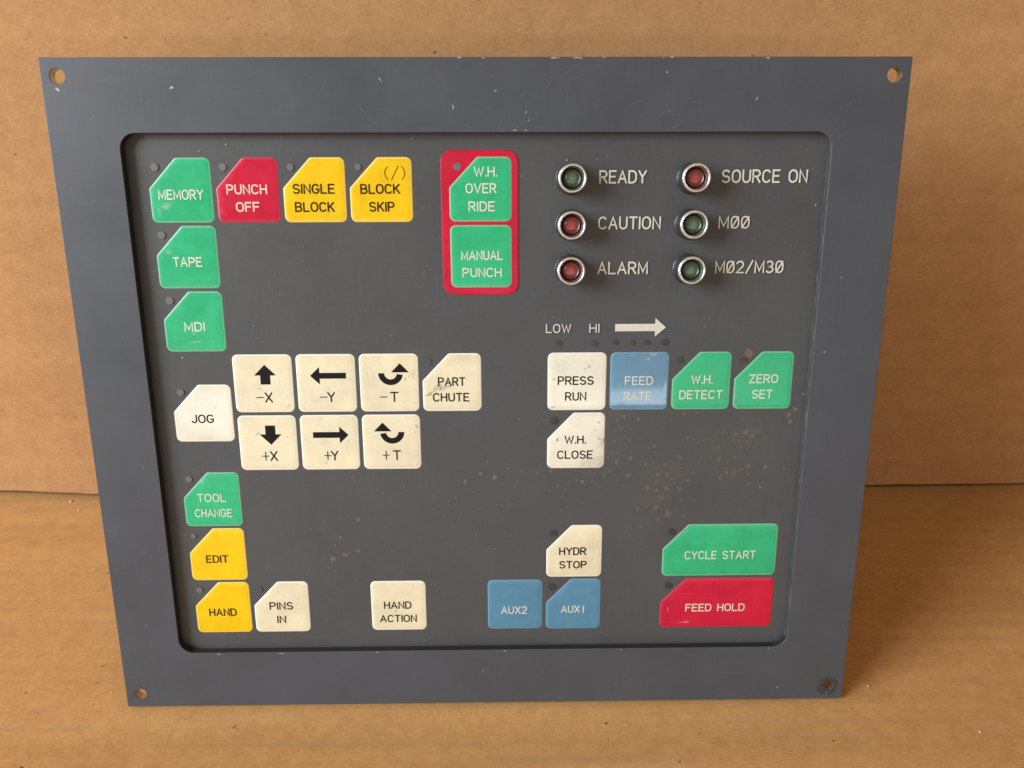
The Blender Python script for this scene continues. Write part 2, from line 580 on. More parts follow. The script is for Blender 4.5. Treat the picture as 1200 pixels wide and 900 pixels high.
g = Geo()
g.add(vs, fs, 0, True)
for x, y, rx, ry, mi, ang in [(-110.8, -9.6, 1.3, .5, 1, .9), (-109.6, -10.4, .7, .4, 1, -.4), (-181.4, 14.3, .8, .35, 1, .3), (-209.1, 85.1, .7, .5, 1, 0), (52.7, -10.2, .9, .5, 1, .5),
                              (81.4, -28.6, .9, .6, 1, 0), (-183.9, 23.9, 1.2, .4, 1, .4), (-194, -27.4, .9, .6, 1, 0), (291.5, 112.3, 1.2, .6, 1, .2), (217.6, 67.3, 1.1, .5, 1, .2),
                              (-212.2, 9.2, .7, .6, 1, 0), (93, -15.7, .5, .4, 1, 0), (-248.9, 112.2, .8, .5, 1, 0), (-80, -21.3, .6, .4, 1, 0), (150, -20, .6, .5, 1, 0),
                              (-17.4, -15.5, .28, 14, 3, -.13), (-138.2, -16, .25, 12, 3, .05), (62, -11.1, 4.5, .7, 3, -.25), (66, -13.2, 1.2, .5, 3, -.9), (240, 20, 6, .3, 3, .3), (-225, 50, .25, 9, 3, .7)]:
    g.blob(x, y, floor_z(x, y) + (.12 if mi == 3 else 0), rx, ry, mi, ang, True, 12, .4)
for x, y, r in [(-259.7, 147.1, .9), (-251, 138.9, .6), (176.6, 7.1, .55), (215.6, -16.6, .5), (-172.6, 8.7, .3), (150.5, 22, .3)]:   # crumbs of board
    z = floor_z(x, y)
    vv = [(x + r * math.cos(t) * random.uniform(.7, 1.2), y + r * math.sin(t) * random.uniform(.7, 1.2), z + h) for h in (-.1, r * .5) for t in (0, 1.05, 2.1, 3.14, 4.2, 5.24)]
    g.add(vv + [(x, y, z + r * .8)], [(i, (i + 1) % 6, 6 + (i + 1) % 6, 6 + i) for i in range(6)] + [(6 + i, 6 + (i + 1) % 6, 12) for i in range(6)], 2)
floor = g.build('floor', [MAT['floor'], MAT['mark'], MAT['crumb'], MAT['crease']], fade=True)
floor['kind'] = 'structure'

# upright sheet: front liner, a thin cut edge below, and an added, unseen fold-back that keeps the gap dark
g = Geo()
cols_x = [-900 + 10 * i for i in range(181)]
zs = [None] + [6 + 14 * k for k in range(60)]
vs, fs = [], []
for k, z in enumerate(zs):
    for x in cols_x:
        y = wall_line(x)
        zz = z if z is not None else (3.3 if x < 0 else 1.7) + 0.35 * noise.noise((x * 0.11, 7.7, 2)) + 0.75 * noise.noise((x * 0.035, 1.7, 0)) + 0.5 * noise.noise((x * 0.006, 4.4, 0))
        yy = y + 0.9 * noise.noise((x * 0.004, zz * 0.006, 5.0)) + 0.25 * noise.noise((x * 0.004, zz * 0.05, 9.0))
        vs.append((x, yy, zz))
n = len(cols_x)
for k in range(len(zs) - 1):
    for i in range(n - 1):
        a = k * n + i
        fs.append((a, a + 1, a + n + 1, a + n))
g.add(vs, fs, 0, True)
wv = vs


def wall_mark(x, z, rx, rz, mi, ang=0.0):
    i = int((x + 900) / 10)
    k = 1 + int((z - 6) / 14)
    y = min(wv[k * n + i][1], wv[k * n + i + 1][1], wv[(k + 1) * n + i][1], wv[(k + 1) * n + i + 1][1]) - 0.05
    b0 = len(g.v)
    g.blob(x, z, 0, rx, rz, mi, ang, True, 12, .4)
    for q in range(b0, len(g.v)):
        px, pz, _ = g.v[q]
        g.v[q] = (px, y, pz)
    for q in range(len(g.f)):
        if g.f[q][0] >= b0:
            g.f[q] = g.f[q][::-1]


for args in [(-158.8, 260.8, .9, .7, 2, 0), (-21.6, 254.7, .9, .4, 2, 0), (255.8, 184.2, 9, .5, 3, .05), (263.1, 102.4, 3.5, .35, 3, 0), (278.6, 59.7, 2.5, .3, 3, 0),
             (-229.2, 143.5, .6, .5, 2, 0), (213.4, 239.9, 1.4, .6, 3, .6), (-225.1, 209.6, .5, .5, 2, 0), (240, 215, .7, .5, 3, 0), (-240, 60, .9, .4, 2, 0), (-250, 100, .5, .4, 2, 0)]:
    wall_mark(*args)
low = [(x, v[1], v[2]) for x, v in zip(cols_x, vs[:n])]
back = [(x, y + 25, z + 0.1) for x, y, z in low]
top = [(v[0], v[1] + 25, v[2]) for v in vs[-n:]]
m = n
vv = low + back + top + vs[-n:]
ff = []
for i in range(n - 1):
    ff.append((i, n + i, n + i + 1, i + 1))
    ff.append((n + i, 2 * n + i, 2 * n + i + 1, n + i + 1))
    ff.append((2 * n + i, 3 * n + i, 3 * n + i + 1, 2 * n + i + 1))
g.add(vv, ff, 1)
wall = g.build('cardboard_backdrop', [MAT['wall'], MAT['edge'], MAT['mark'], MAT['crease']], fade=True)
wall['label'] = 'upright brown cardboard sheet standing behind the grey control panel'
wall['category'] = 'cardboard'

# ------------------------------------------------------------------ the control panel
panel = bpy.data.objects.new('control_panel', None)
panel.empty_display_size = 0.05
COL.objects.link(panel)
panel.location = (0, 0, LIFT)
panel.rotation_euler = (math.pi / 2 - TH, 0, 0)
panel['label'] = 'worn blue-grey machine control panel with coloured keys and six small lamps, leaning on cardboard'
panel['category'] = 'control panel'

PW, PH = 322.0, 271.35
ZP = -3.7                         # the film lies this far behind the plate's face
CUT = (-135.0, 133.8, 26.5, 244.9)


def plate_curve():
    cu = bpy.data.curves.new('plate_outline', 'CURVE')
    cu.dimensions = '2D'
    cu.fill_mode = 'BOTH'
    cu.extrude = (PLATE_T / 2 - 0.22) * MM
    cu.bevel_depth = 0.22 * MM
    cu.bevel_resolution = 2
    cu.offset = -0.22 * MM

    def spline(pts):
        s = cu.splines.new('POLY')
        s.points.add(len(pts) - 1)
        for p, q in zip(s.points, pts):
            p.co = (q[0] * MM, q[1] * MM, 0, 1)
        s.use_cyclic_u = True
    spline(rounded([(-PW / 2, 0), (PW / 2, 0), (PW / 2, PH), (-PW / 2, PH)], 0.5, 3))
    spline(rounded([(CUT[0], CUT[2]), (CUT[1], CUT[2]), (CUT[1], CUT[3]), (CUT[0], CUT[3])], [6.5, 6.5, 6.0, 6.0], 10))
    for cx, cy, r in HOLES:
        spline([(cx + r * math.cos(2 * math.pi * k / 32), cy + r * math.sin(2 * math.pi * k / 32)) for k in range(32)])
    return cu


HOLES = [(-154.9, 264.9, 2.75), (154.9, 265.0, 2.75), (-154.4, 6.4, 2.45), (154.1, 6.4, 2.3)]
cu = plate_curve()
tmp = bpy.data.objects.new('outline', cu)
COL.objects.link(tmp)
dg = bpy.context.evaluated_depsgraph_get()
pm = bpy.data.meshes.new_from_object(tmp.evaluated_get(dg))
bpy.data.objects.remove(tmp)
pv = [(v.co.x / MM, v.co.y / MM, v.co.z / MM - PLATE_T / 2) for v in pm.vertices]
g = Geo()
for p in pm.polygons:
    c, nn = p.center / MM, p.normal
    mi = 0
    if abs(nn.z) < 0.2:
        if any((c.x - hx) ** 2 + (c.y - hy) ** 2 < (hr + 1) ** 2 for hx, hy, hr in HOLES):
            mi = 2
        elif CUT[0] - 1 < c.x < CUT[1] + 1 and CUT[2] - 1 < c.y < CUT[2] + 5 and nn.y > 0.25:
            mi = 1
        elif CUT[0] - 1 < c.x < 0 and CUT[2] - 1 < c.y < CUT[3] + 1 and nn.x > 0.25:
            mi = 1  # left wall blackened to paint the shade it lies in
        elif 0 < c.x < CUT[1] + 1 and CUT[2] - 1 < c.y < CUT[3] + 1 and nn.x < -0.25:
            mi = 6  # right wall lightened to paint the light falling on it
    g.add([pv[i] for i in p.vertices], [tuple(range(len(p.vertices)))], mi, False)
# chips, flecks and scuffs in the paint (mm on the plate's face)
EDGE = PH - 0.12
for k in range(15):
    x = random.choice([random.uniform(26, 40), random.uniform(42, 72), random.uniform(-160, 160), random.uniform(30, 70)])
    g.blob(x, PH - 0.25 - random.random() * 0.25, 0.012 + 0.001 * k, random.uniform(.25, .9), random.uniform(.08, .2), 3, 0, False, 8, .5)
for x, y, rx, ry, a in [(-9.8, 254.0, .22, .9, .15), (-36.6, 263.6, .2, .75, .6), (-113.5, 260.8, .7, .35, .5), (6.2, 259.6, .5, .2, .4),
                        (17.5, 252.0, .45, .18, .9), (18.6, 249.2, .3, .15, .2), (13.3, 245.6, .9, .18, .0), (17.5, 245.6, .5, .15, .0),
                        (69.8, 266.0, .3, .25, 0), (103.9, 256.6, .22, .6, -.4), (129.5, 217.8, .2, .45, 0), (138.4, 160, .5, .22, .1),
                        (131.5, 142.5, .25, .2, 0), (8.2, 25.9, .55, .15, .1), (-1.5, 16.0, .25, .25, 0), (131.1, 6.0, .25, .3, 0),
                        (125.8, 25.9, .35, .2, 0), (-155.2, 260.2, .9, .45, -.6), (154.0, 3.0, .28, .2, 0), (-48, 25.9, .8, .12, 0), (-90, 25.9, 1.4, .12, 0),
                        (-118, 25.8, 1.0, .13, 0), (60, 25.9, .5, .12, 0), (-141, 113, .2, .2, 0), (142, 190, .18, .3, .2), (-148, 40, .2, .15, 0)]:
    g.blob(x, y, 0.045, rx, ry, 3, a, False, 9, .45)
for k in range(24):    # hairline scuffs
    x, y = random.uniform(-60, 100), random.uniform(246.5, 269)
    if k > 14:
        x, y = random.choice([(random.uniform(-158, -138), random.uniform(10, 260)), (random.uniform(137, 158), random.uniform(10, 260)), (random.uniform(-150, 150), random.uniform(2, 24))])
    L = random.uniform(1.0, 6.0)
    g.blob(x, y, 0.05 + 0.002 * k, L, random.uniform(.06, .13), 4, random.choice([random.uniform(-.9, -.4), random.uniform(.6, 1.5), random.uniform(0, 3)]), True, 12, .2)
for x, y, a, L in [(-43, 252, -0.75, 8), (26, 262, 0.9, 6), (16, 247.5, .5, 5), (33, 258.5, 1.5, 6), (-57, 262, 1.1, 4), (58, 255, .4, 6), (-125, 255, 1.45, 9), (-100, 262, 1.5, 7)]:
    g.blob(x, y, 0.16, L, .11, 4, a, True, 14, .1)
for hx, hy, r, k in [(154.1, 6.4, 4.9, .8), (-154.4, 6.4, 3.6, .35)]:   # marks left by screw heads
    vs, fd, fs = [], [], []
    N = 40
    r0 = {4.9: 2.36, 4.4: 2.8, 4.3: 2.8, 3.6: 2.5}[r]
    for q, (rr, fa) in enumerate(((r0, .55 * k), ((r0 + r) / 2, .45 * k), (r * .93, .6 * k), (r, 0.0))):
        for i in range(N):
            t = 2 * math.pi * i / N
            w = 1 + .03 * noise.noise((math.cos(t) * 2, math.sin(t) * 2, r)) * (q > 1)
            vs.append((hx + rr * w * math.cos(t), hy + rr * w * math.sin(t), 0.008))
            fd.append(fa)
    for q in range(3):
        for i in range(N):
            j = (i + 1) % N
            fs.append((q * N + i, (q + 1) * N + i, (q + 1) * N + j, q * N + j))
    g.add(vs, fs, 5, False, fd)
plate = g.build('front_plate', [MAT['plate'], MAT['grime_shade'], MAT['metal'], MAT['chip'], MAT['scuff'], MAT['mark'], MAT['cut']], panel, fade=True)

# printed film behind the opening, with dirt on it
g = Geo()
fx0, fx1, fy0, fy1 = CUT[0] - 3, CUT[1] + 3, CUT[2] - 3, CUT[3] + 3
g.add([(fx0, fy0, ZP), (fx1, fy0, ZP), (fx1, fy1, ZP), (fx0, fy1, ZP)], [(0, 1, 2, 3)], 0)
g.add([(fx0, fy0, ZP - 2), (fx1, fy0, ZP - 2), (fx1, fy1, ZP - 2), (fx0, fy1, ZP - 2)], [(3, 2, 1, 0)], 0)
for a, b in ((0, 1), (1, 2), (2, 3), (3, 0)):
    q = [(fx0, fy0), (fx1, fy0), (fx1, fy1), (fx0, fy1)]
    g.add([(*q[a], ZP - 2), (*q[b], ZP - 2), (*q[b], ZP), (*q[a], ZP)], [(0, 1, 2, 3)], 0)
RES = [(56.0, 131.1, 0.91), (58.7, 132.5, 0.73), (64.5, 131.1, 0.64), (61.2, 127.0, 0.73), (57.1, 126.9, 0.82), (54.9, 121.6, 0.73), (60.9, 122.1, 0.55), (56.5, 116.3, 0.64), (56.1, 112.5, 0.73), (53.0, 108.6, 0.73), (52.4, 113.9, 0.73), (41.5, 103.8, 0.73), (35.9, 103.1, 0.64), (61.4, 106.6, 0.82), (76.5, 111.3, 0.73), (73.6, 106.9, 0.82), (77.6, 106.6, 1.1), (82.3, 105.9, 0.73), (80.0, 104.9, 0.73), (88.3, 107.3, 0.82), (90.8, 112.2, 0.91), (73.3, 99.8, 0.91), (77.9, 100.5, 1.1), (83.0, 100.5, 1.28), (75.3, 96.6, 1.46), (84.2, 95.0, 0.73), (78.9, 89.0, 1.28), (73.6, 91.6, 1.1), (74.8, 86.1, 0.82), (86.6, 103.4, 0.91), (105.0, 121.7, 1.0), (105.3, 125.1, 0.82), (109.9, 125.0, 1.1), (112.7, 123.6, 1.1), (108.4, 118.8, 0.73), (106.0, 114.0, 0.64), (111.8, 110.2, 1.19), (106.0, 106.7, 1.19), (112.0, 106.6, 0.73), (113.1, 102.4, 1.0), (119.3, 110.0, 1.1), (103.1, 107.7, 0.73), (99.1, 113.1, 1.1), (100.0, 105.3, 0.91), (128.3, 129.7, 0.82), (130.1, 135.3, 0.91), (117.6, 100.7, 0.73), (66.9, 83.1, 0.91), (73.6, 104.0, 0.64), (68.2, 111.4, 0.73), (4.5, 105.9, 1.25), (-8.1, 104.1, 1.0), (-1.6, 107.8, 0.75), (-66.1, 69.2, 1.25), (-60.5, 71.2, 1.0), (-68.2, 65.2, 0.75), (-55.2, 73.1, 1.0)]
kz = 0
for x, y, r in RES:
    g.blob(x, y, ZP + 0.02 + 0.0012 * kz, r * random.uniform(.9, 1.3), r * random.uniform(.9, 1.4), 1, random.random() * 3, True, 12, .45)
    kz += 1
for k in range(80):
    cx, cy, sx, sy = random.choice([(52, 118, 6, 12), (72, 107, 12, 10), (107, 112, 13, 13), (75, 92, 12, 10), (100, 125, 18, 8), (35, 102, 12, 3), (-62, 84, 6, 4), (-8, 100, 14, 4), (20, 110, 10, 8)])
    x, y = random.gauss(cx, sx), random.gauss(cy, sy)
    if -130 < x < 130 and 30 < y < 134:
        r = random.uniform(.25, .9)
        g.blob(x, y, ZP + 0.02 + 0.0012 * kz, r, r * random.uniform(.8, 1.5), 1, 0, True, 9, .4)
        kz += 1
for q, (x, y, rx, ry) in enumerate([(72, 103, 9, 12), (80, 108, 12, 7), (56, 122, 6, 12), (104, 113, 11, 12), (95, 122, 14, 8), (70, 88, 10, 11), (48, 112, 9, 5), (112, 128, 8, 9), (64, 78, 6, 9), (-66, 84, 5, 7), (118, 118, 7, 14), (58, 134, 8, 4)]):
    g.blob(x, y, ZP + 0.215 + 0.0015 * q, rx, ry, 5, .3, True, 20, .5)
for x, y, r in [(108.9, 158.8, 2.0), (107.3, 156.0, 1.4)]:
    g.blob(x, y, ZP + 0.24, r, r * 1.2, 3, .4, True, 14, .4)
for k in range(40):     # loose pale flecks
    x, y = random.uniform(-130, 130), random.uniform(30, 240)
    g.blob(x, y, ZP + 0.30, random.uniform(.10, .28), random.uniform(.08, .2), 2, random.random() * 3, False, 7, .4)
g.blob(127.3, 132.5, ZP + 0.26, .9, 1.6, 1, -.3, True, 12, .4)
for x, y, r in [(-121.5, 158.6, .4), (33.2, 235.0, .4), (-96.5, 241, .35), (-107, 238.6, .3), (-26, 243, .3)]:
    g.blob(x, y, ZP + 0.31, r, r * .7, 2, .2, False, 8, .4)
overlay = g.build('printed_film', [MAT['overlay'], MAT['residue'], MAT['chip'], MAT['rust'], MAT['mark'], MAT['cloud']], panel, fade=True)
overlay['label'] = 'dark grey printed film behind the opening, stained at lower right'

# red border round the two punch keys
g = Geo()
fo = rounded([(-15.3, 183.4), (14.7, 183.4), (14.7, 238.9), (-15.3, 238.9)], 4.6, 8)
zz = ZP + 0.36
N = len(fo)
fi = rounded([(-15.0, 183.7), (14.4, 183.7), (14.4, 238.6), (-15.0, 238.6)], 4.3, 8)
g.add([(x, y, ZP) for x, y in fo] + [(x, y, zz) for x, y in fi], [(i, (i + 1) % N, N + (i + 1) % N, N + i) for i in range(N)], 0)
g.add([(x, y, zz) for x, y in fi], [tuple(range(N))], 0)
surround = g.build('key_border', [MAT['red']], panel)
surround['label'] = 'red border round the two green punch keys'

# keys
zk = 0.24      # height of the printing above the film
COLX = lambda c: -115.45 + 25.68 * c
ROWY = [224.15, 198.7, 173.2, 147.55, 122.15, 97.2, 71.9, 46.6]
CH = (10.9, 11.4)


def dirt_and_glare_spots(gg, key, W, H):
    """grubby patches, pale rubs and painted glare that single keys carry"""
    z = 0.17
    spots = {
        'PART CHUTE': [(-6, -2.2, 2.6, 1.0, .5), (-3.5, -2.6, 2.2, .8, .3), (-9.5, -5.0, 2.0, .7, .4), (-1, -1.6, 1.2, .5, .4), (-7.5, -3.8, 1.2, .5, .4)],
        '-T': [(9.5, 3.5, .5, .5, .6), (9.8, 2.2, .5, .4, .6), (6.5, 1.5, .8, .7, .3), (10.2, -2.6, .4, .4, .7), (8.2, 2.8, .4, .4, .5), (10, 5, .4, .4, .5)],
        '+T': [(10.5, 7.0, .7, 1.2, .5), (9.8, 4.2, .4, .4, .4)],
        '-X': [(10, -9.5, .6, .6, .6), (8.8, -10.3, .4, .3, .5), (-1.5, -2.2, .5, .4, .5)],
        '+X': [(-4.2, 3.8, 1.0, .4, .7), (-3.6, 4.6, .6, .3, .5)],
        '+Y': [(-2, -9.2, .5, .6, .5), (7.5, .5, .4, .4, .4)],
        'PRESS RUN': [(5, 6.2, .9, .8, .4), (3.2, 5.2, .5, .4, .4), (-9.5, 1, .6, .6, .3), (-10, -11, 1.5, .5, .5)],
        'W.H. CLOSE': [(9.8, .8, .9, .5, .5), (7.8, 4.5, .5, .5, .4), (9.5, 8, .7, .5, .3)],
        'HAND ACTION': [(-1.3, -2.6, .7, .8, .4)],
        'JOG': [(-7.5, -10.4, .6, .4, .5), (-5.0, -9.6, .4, .3, .5)],
        'ZERO SET': [(-10.6, -8.7, .7, 1.0, .8), (-10.2, -5.6, .5, .7, .7), (-9.5, -10.8, 1.0, .5, .7)],
        'CYCLE START': [(-16, 9.0, 1.3, .4, .5), (-17, 7.8, .8, .3, .4)],
    }.get(key, [])
    worn = {'MDI': [(-.6, -3.6, 1.1, 2.0), (0, -8.2, 3.6, .35), (1, 10.8, .4, .3)], 'TOOL CHANGE': [(-3.5, 8.0, 1.0, .9), (2.2, 10.8, .3, .4), (-2.4, 9, .6, .5)],  # pale rubs; the MDI, JOG, -Y and +Y blobs are painted glare
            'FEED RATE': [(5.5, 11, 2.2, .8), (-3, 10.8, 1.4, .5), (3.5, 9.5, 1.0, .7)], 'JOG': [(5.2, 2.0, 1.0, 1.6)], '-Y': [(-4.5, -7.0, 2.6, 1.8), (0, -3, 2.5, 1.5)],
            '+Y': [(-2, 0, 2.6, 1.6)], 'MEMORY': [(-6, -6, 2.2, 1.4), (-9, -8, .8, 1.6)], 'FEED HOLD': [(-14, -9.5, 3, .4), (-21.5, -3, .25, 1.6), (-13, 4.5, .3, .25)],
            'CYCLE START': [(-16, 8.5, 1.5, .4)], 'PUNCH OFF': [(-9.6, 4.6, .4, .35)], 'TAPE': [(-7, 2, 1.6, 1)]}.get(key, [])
    for i, (x, y, rx, ry) in enumerate(worn):  # pale rubs and painted glare blobs
        gg.blob(x, y, z + 0.002 + 0.004 * (i + len(spots)), rx, ry, 3, .1, True, 14, .35)
    for i, (x, y, rx, ry, a) in enumerate(spots):
        gg.blob(x, y, z + 0.004 * i, rx, ry, 2, .4, True, 12, .45)


def make_key(color, chamfer, lines, pen, ink, col=None, row=None, cx=None, cy=None, w=24.1, h=24.3, name='', z0=ZP, arrows=None):
    x = COLX(col) if cx is None else cx
    y = ROWY[row] if cy is None else cy
    ch = CH if chamfer else None
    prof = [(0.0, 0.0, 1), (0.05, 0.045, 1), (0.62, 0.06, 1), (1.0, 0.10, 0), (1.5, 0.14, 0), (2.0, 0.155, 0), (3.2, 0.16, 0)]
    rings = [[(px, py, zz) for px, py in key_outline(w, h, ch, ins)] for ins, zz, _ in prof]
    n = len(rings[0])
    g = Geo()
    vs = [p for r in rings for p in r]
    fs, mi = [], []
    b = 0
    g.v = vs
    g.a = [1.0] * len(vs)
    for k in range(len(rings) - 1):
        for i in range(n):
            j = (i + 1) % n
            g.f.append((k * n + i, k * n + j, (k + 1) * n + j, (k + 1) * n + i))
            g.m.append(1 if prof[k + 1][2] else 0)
            g.s.append(True)
    k = len(rings) - 1
    g.f.append(tuple(range(k * n, k * n + n)))
    g.m.append(0)
    g.s.append(True)
    dirt_and_glare_spots(g, name, w, h)
    key = g.build('key_button', [MAT[color], MAT[color + '_rim'], MAT['rust'], MAT['rub_glare']], panel, (x, y, z0), fade=True)
    words = {'green': 'green', 'red': 'red', 'yellow': 'yellow', 'cream': 'cream', 'blue': 'blue', 'glared': 'glare-whitened cream', 'gloss_blue': 'shiny blue'}[color]
    key['label'] = '%s key reading %s' % (words, name)
    g = Geo()
    for t, lx, ly, lw, lh in lines:
        thin = pen + (0.08 if 'black' in ink or 'brown' in ink else 0.03) if t != '(/)' else 0.27
        write(g, t, lx - x, ly - y, lw, lh, thin, zk)
    if arrows:
        arrows(g, x, y)
    leg = g.build('legend', [MAT[ink]], key)
    return key


PEN = 0.50


def poly(g, pts, x, y, z=zk):
    g.add([(px - x, py - y, z) for px, py in pts], [tuple(range(len(pts)))], 0)


def minus(g, x, y, lx, ly):
    ribbon(g, [(lx - 1.35 - x, ly - y), (lx + 1.35 - x, ly - y)], .38, zk)


def plus(g, x, y, lx, ly):
    minus(g, x, y, lx, ly)
    ribbon(g, [(lx - x, ly - 1.75 - y), (lx - x, ly + 1.75 - y)], .38, zk + .006)


# make_key(colour, corner cut, [(text, x, y, width, height)], pen, ink, ...)
make_key('green', True, [('MEMORY', -115.5, 222.6, 17.4, 3.8)], PEN, 'ink_pale', 0, 0, name='MEMORY')
make_key('red', True, [('PUNCH', -90.1, 224.5, 15.7, 3.8), ('OFF', -90.2, 217.9, 9.2, 3.8)], .58, 'ink_pink', 1, 0, name='PUNCH OFF')
make_key('yellow', True, [('SINGLE', -64.4, 224.6, 16.2, 3.8), ('BLOCK', -64.4, 217.8, 15.3, 3.8)], .52, 'ink_brown', 2, 0, name='SINGLE BLOCK')
make_key('yellow', True, [('(/)', -32.9, 230.4, 8.0, 4.9), ('BLOCK', -38.8, 224.5, 15.3, 3.8), ('SKIP', -38.4, 217.8, 9.9, 3.8)], .52, 'ink_brown', 3, 0, name='BLOCK SKIP')
make_key('green', True, [('W.H.', 2.0, 230.8, 9.1, 3.8), ('OVER', .2, 224.6, 12.0, 3.8), ('RIDE', .4, 217.8, 10.3, 3.8)], PEN, 'ink_pale', cx=-.05, cy=224.2, z0=ZP + .36, name='W.H. OVER RIDE')
make_key('green', False, [('MANUAL', .3, 199.0, 16.5, 3.7), ('PUNCH', .2, 192.3, 15.6, 3.7)], PEN, 'ink_pale', cx=-.05, cy=198.55, z0=ZP + .36, name='MANUAL PUNCH')
make_key('green', True, [('TAPE', -115.6, 196.9, 11.4, 3.8)], PEN, 'ink_pale', 0, 1, name='TAPE')
make_key('green', True, [('MDI', -115.4, 171.2, 8.2, 3.8)], PEN, 'ink_pale', 0, 2, name='MDI')
make_key('glared', True, [('JOG', -116.0, 132.8, 9.2, 3.7)], .46, 'ink_black', 0, cy=135.1, name='JOG')


def arr_up(g, x, y):
    # tip, head, stem
    cx = -88.9
    poly(g, [(cx - 2.0, 147.2), (cx + 2.0, 147.2), (cx + 2.0, 151.0), (cx + 4.4, 151.0), (cx, 155.4), (cx - 4.4, 151.0), (cx - 2.0, 151.0)], x, y)
    minus(g, x, y, -91.6, 141.7)


def arr_down(g, x, y):
    cx = -88.6
    poly(g, [(cx - 2.05, 129.7), (cx - 2.05, 125.9), (cx - 4.5, 125.9), (cx, 121.4), (cx + 4.5, 125.9), (cx + 2.05, 125.9), (cx + 2.05, 129.7)], x, y)
    plus(g, x, y, -91.3, 116.4)


def arr_left(g, x, y):
    poly(g, [(-70.6, 150.7), (-66.8, 147.1), (-66.8, 149.5), (-56.0, 149.5), (-56.0, 151.9), (-66.8, 151.9), (-66.8, 154.3)], x, y)
    minus(g, x, y, -65.5, 141.7)


def arr_right(g, x, y):
    poly(g, [(-56.3, 125.4), (-60.0, 129.0), (-60.0, 126.7), (-71.0, 126.7), (-71.0, 124.2), (-60.0, 124.2), (-60.0, 121.9)], x, y)
    plus(g, x, y, -65.4, 116.4)


def turn(g, x, y, cx, cy, flip):
    """a U-turn arrow: three quarters of a ring, then a head pointing up"""
    ro, ri = 5.0, 2.6
    ring_o = arc(cx, cy, ro, ro, 180, 352, 18)
    ring_i = arc(cx, cy, ri, ri, 352, 180, 18)
    pts = ring_o + ring_i
    hx = cx + (ro + ri) / 2 + .1
    head = [(hx - 3.6, cy + .35), (hx + 3.6, cy + .35), (hx, cy + 4.1)]
    if flip:
        pts = [(2 * cx - px, py) for px, py in pts][::-1]
        head = [(2 * cx - px, py) for px, py in head][::-1]
    n = len(pts)
    # ring as quads so that the concave outline fills cleanly
    for i in range(18):
        a, b2, c, d = pts[i], pts[i + 1], pts[n - 2 - i], pts[n - 1 - i]
        g.add([(p[0] - x, p[1] - y, zk) for p in (a, b2, c, d)], [(0, 1, 2, 3)], 0)
    poly(g, head, x, y, zk + .008)


def arr_turn_minus(g, x, y):
    turn(g, x, y, -37.8, 151.6, False)
    minus(g, x, y, -40.9, 141.6)


def arr_turn_plus(g, x, y):
    turn(g, x, y, -38.1, 126.5, True)
    plus(g, x, y, -41.0, 116.4)


make_key('cream', False, [('X', -88.1, 141.7, 3.2, 4.4)], .48, 'ink_black', 1, 3, name='-X', arrows=arr_up)
make_key('cream', False, [('Y', -62.5, 141.7, 3.2, 4.3)], .48, 'ink_black', 2, 3, name='-Y', arrows=arr_left)
make_key('cream', False, [('T', -36.6, 141.6, 3.5, 4.3)], .48, 'ink_black', 3, 3, name='-T', arrows=arr_turn_minus)
make_key('cream', False, [('X', -87.9, 116.4, 3.2, 4.4)], .48, 'ink_black', 1, 4, h=23.8, name='+X', arrows=arr_down)
make_key('cream', False, [('Y', -62.5, 116.4, 3.2, 4.3)], .48, 'ink_black', 2, 4, h=23.8, name='+Y', arrows=arr_right)
make_key('cream', False, [('T', -36.5, 116.4, 3.5, 4.3)], .48, 'ink_black', 3, 4, h=23.8, name='+T', arrows=arr_turn_plus)
make_key('cream', True, [('PART', -12.9, 147.9, 11.2, 3.7), ('CHUTE', -13.2, 141.3, 15.0, 3.7)], .46, 'ink_black', 4, 3, name='PART CHUTE')
make_key('glared', False, [('PRESS', 38.1, 148.0, 14.8, 3.7), ('RUN', 38.2, 141.3, 8.8, 3.7)], .46, 'ink_black', 6, 3, name='PRESS RUN')
make_key('gloss_blue', False, [('FEED', 64.2, 147.8, 11.7, 3.7), ('RATE', 63.8, 141.3, 11.5, 3.7)], .50, 'ink_white', 7, 3, name='FEED RATE')
make_key('green', True, [('W.H.', 90.2, 148.1, 8.9, 3.7), ('DETECT', 90.1, 141.7, 18.0, 3.8)], .50, 'ink_pale', 8, 3, name='W.H. DETECT')
make_key('green', True, [('ZERO', 115.7, 148.3, 12.0, 3.8), ('SET', 115.6, 141.7, 8.6, 3.8)], .50, 'ink_pale', 9, 3, name='ZERO SET')
make_key('glared', True, [('W.H.', 38.3, 122.6, 9.0, 3.6), ('CLOSE', 38.3, 116.0, 15.0, 3.7)], .46, 'ink_black', 6, 4, name='W.H. CLOSE')
make_key('green', True, [('TOOL', -115.6, 98.0, 12.2, 3.7), ('CHANGE', -115.4, 91.1, 15.8, 3.7)], .44, 'ink_pale', 0, 5, name='TOOL CHANGE')
make_key('yellow', True, [('EDIT', -115.9, 69.8, 9.6, 3.6)], .48, 'ink_brown', 0, 6, name='EDIT')
make_key('yellow', True, [('HAND', -115.8, 44.3, 12.0, 3.7)], .48, 'ink_brown', 0, 7, name='HAND')
make_key('cream', True, [('PINS', -90.0, 47.1, 10.3, 3.7), ('IN', -90.3, 40.5, 3.9, 3.6)], .46, 'ink_black', 1, 7, name='PINS IN')
make_key('cream', False, [('HAND', -38.9, 46.9, 12.0, 3.6), ('ACTION', -38.8, 40.4, 16.2, 3.6)], .44, 'ink_black', 3, 7, h=23.8, name='HAND ACTION')
make_key('blue', False, [('AUX2', 12.5, 43.9, 11.6, 3.8)], .50, 'ink_white', 5, 7, h=23.8, name='AUX2')
make_key('blue', True, [('AUX', 37.4, 44.1, 8.4, 3.6), ('I', 43.2, 44.0, .5, 3.6)], .48, 'ink_white', 6, 7, name='AUX1')
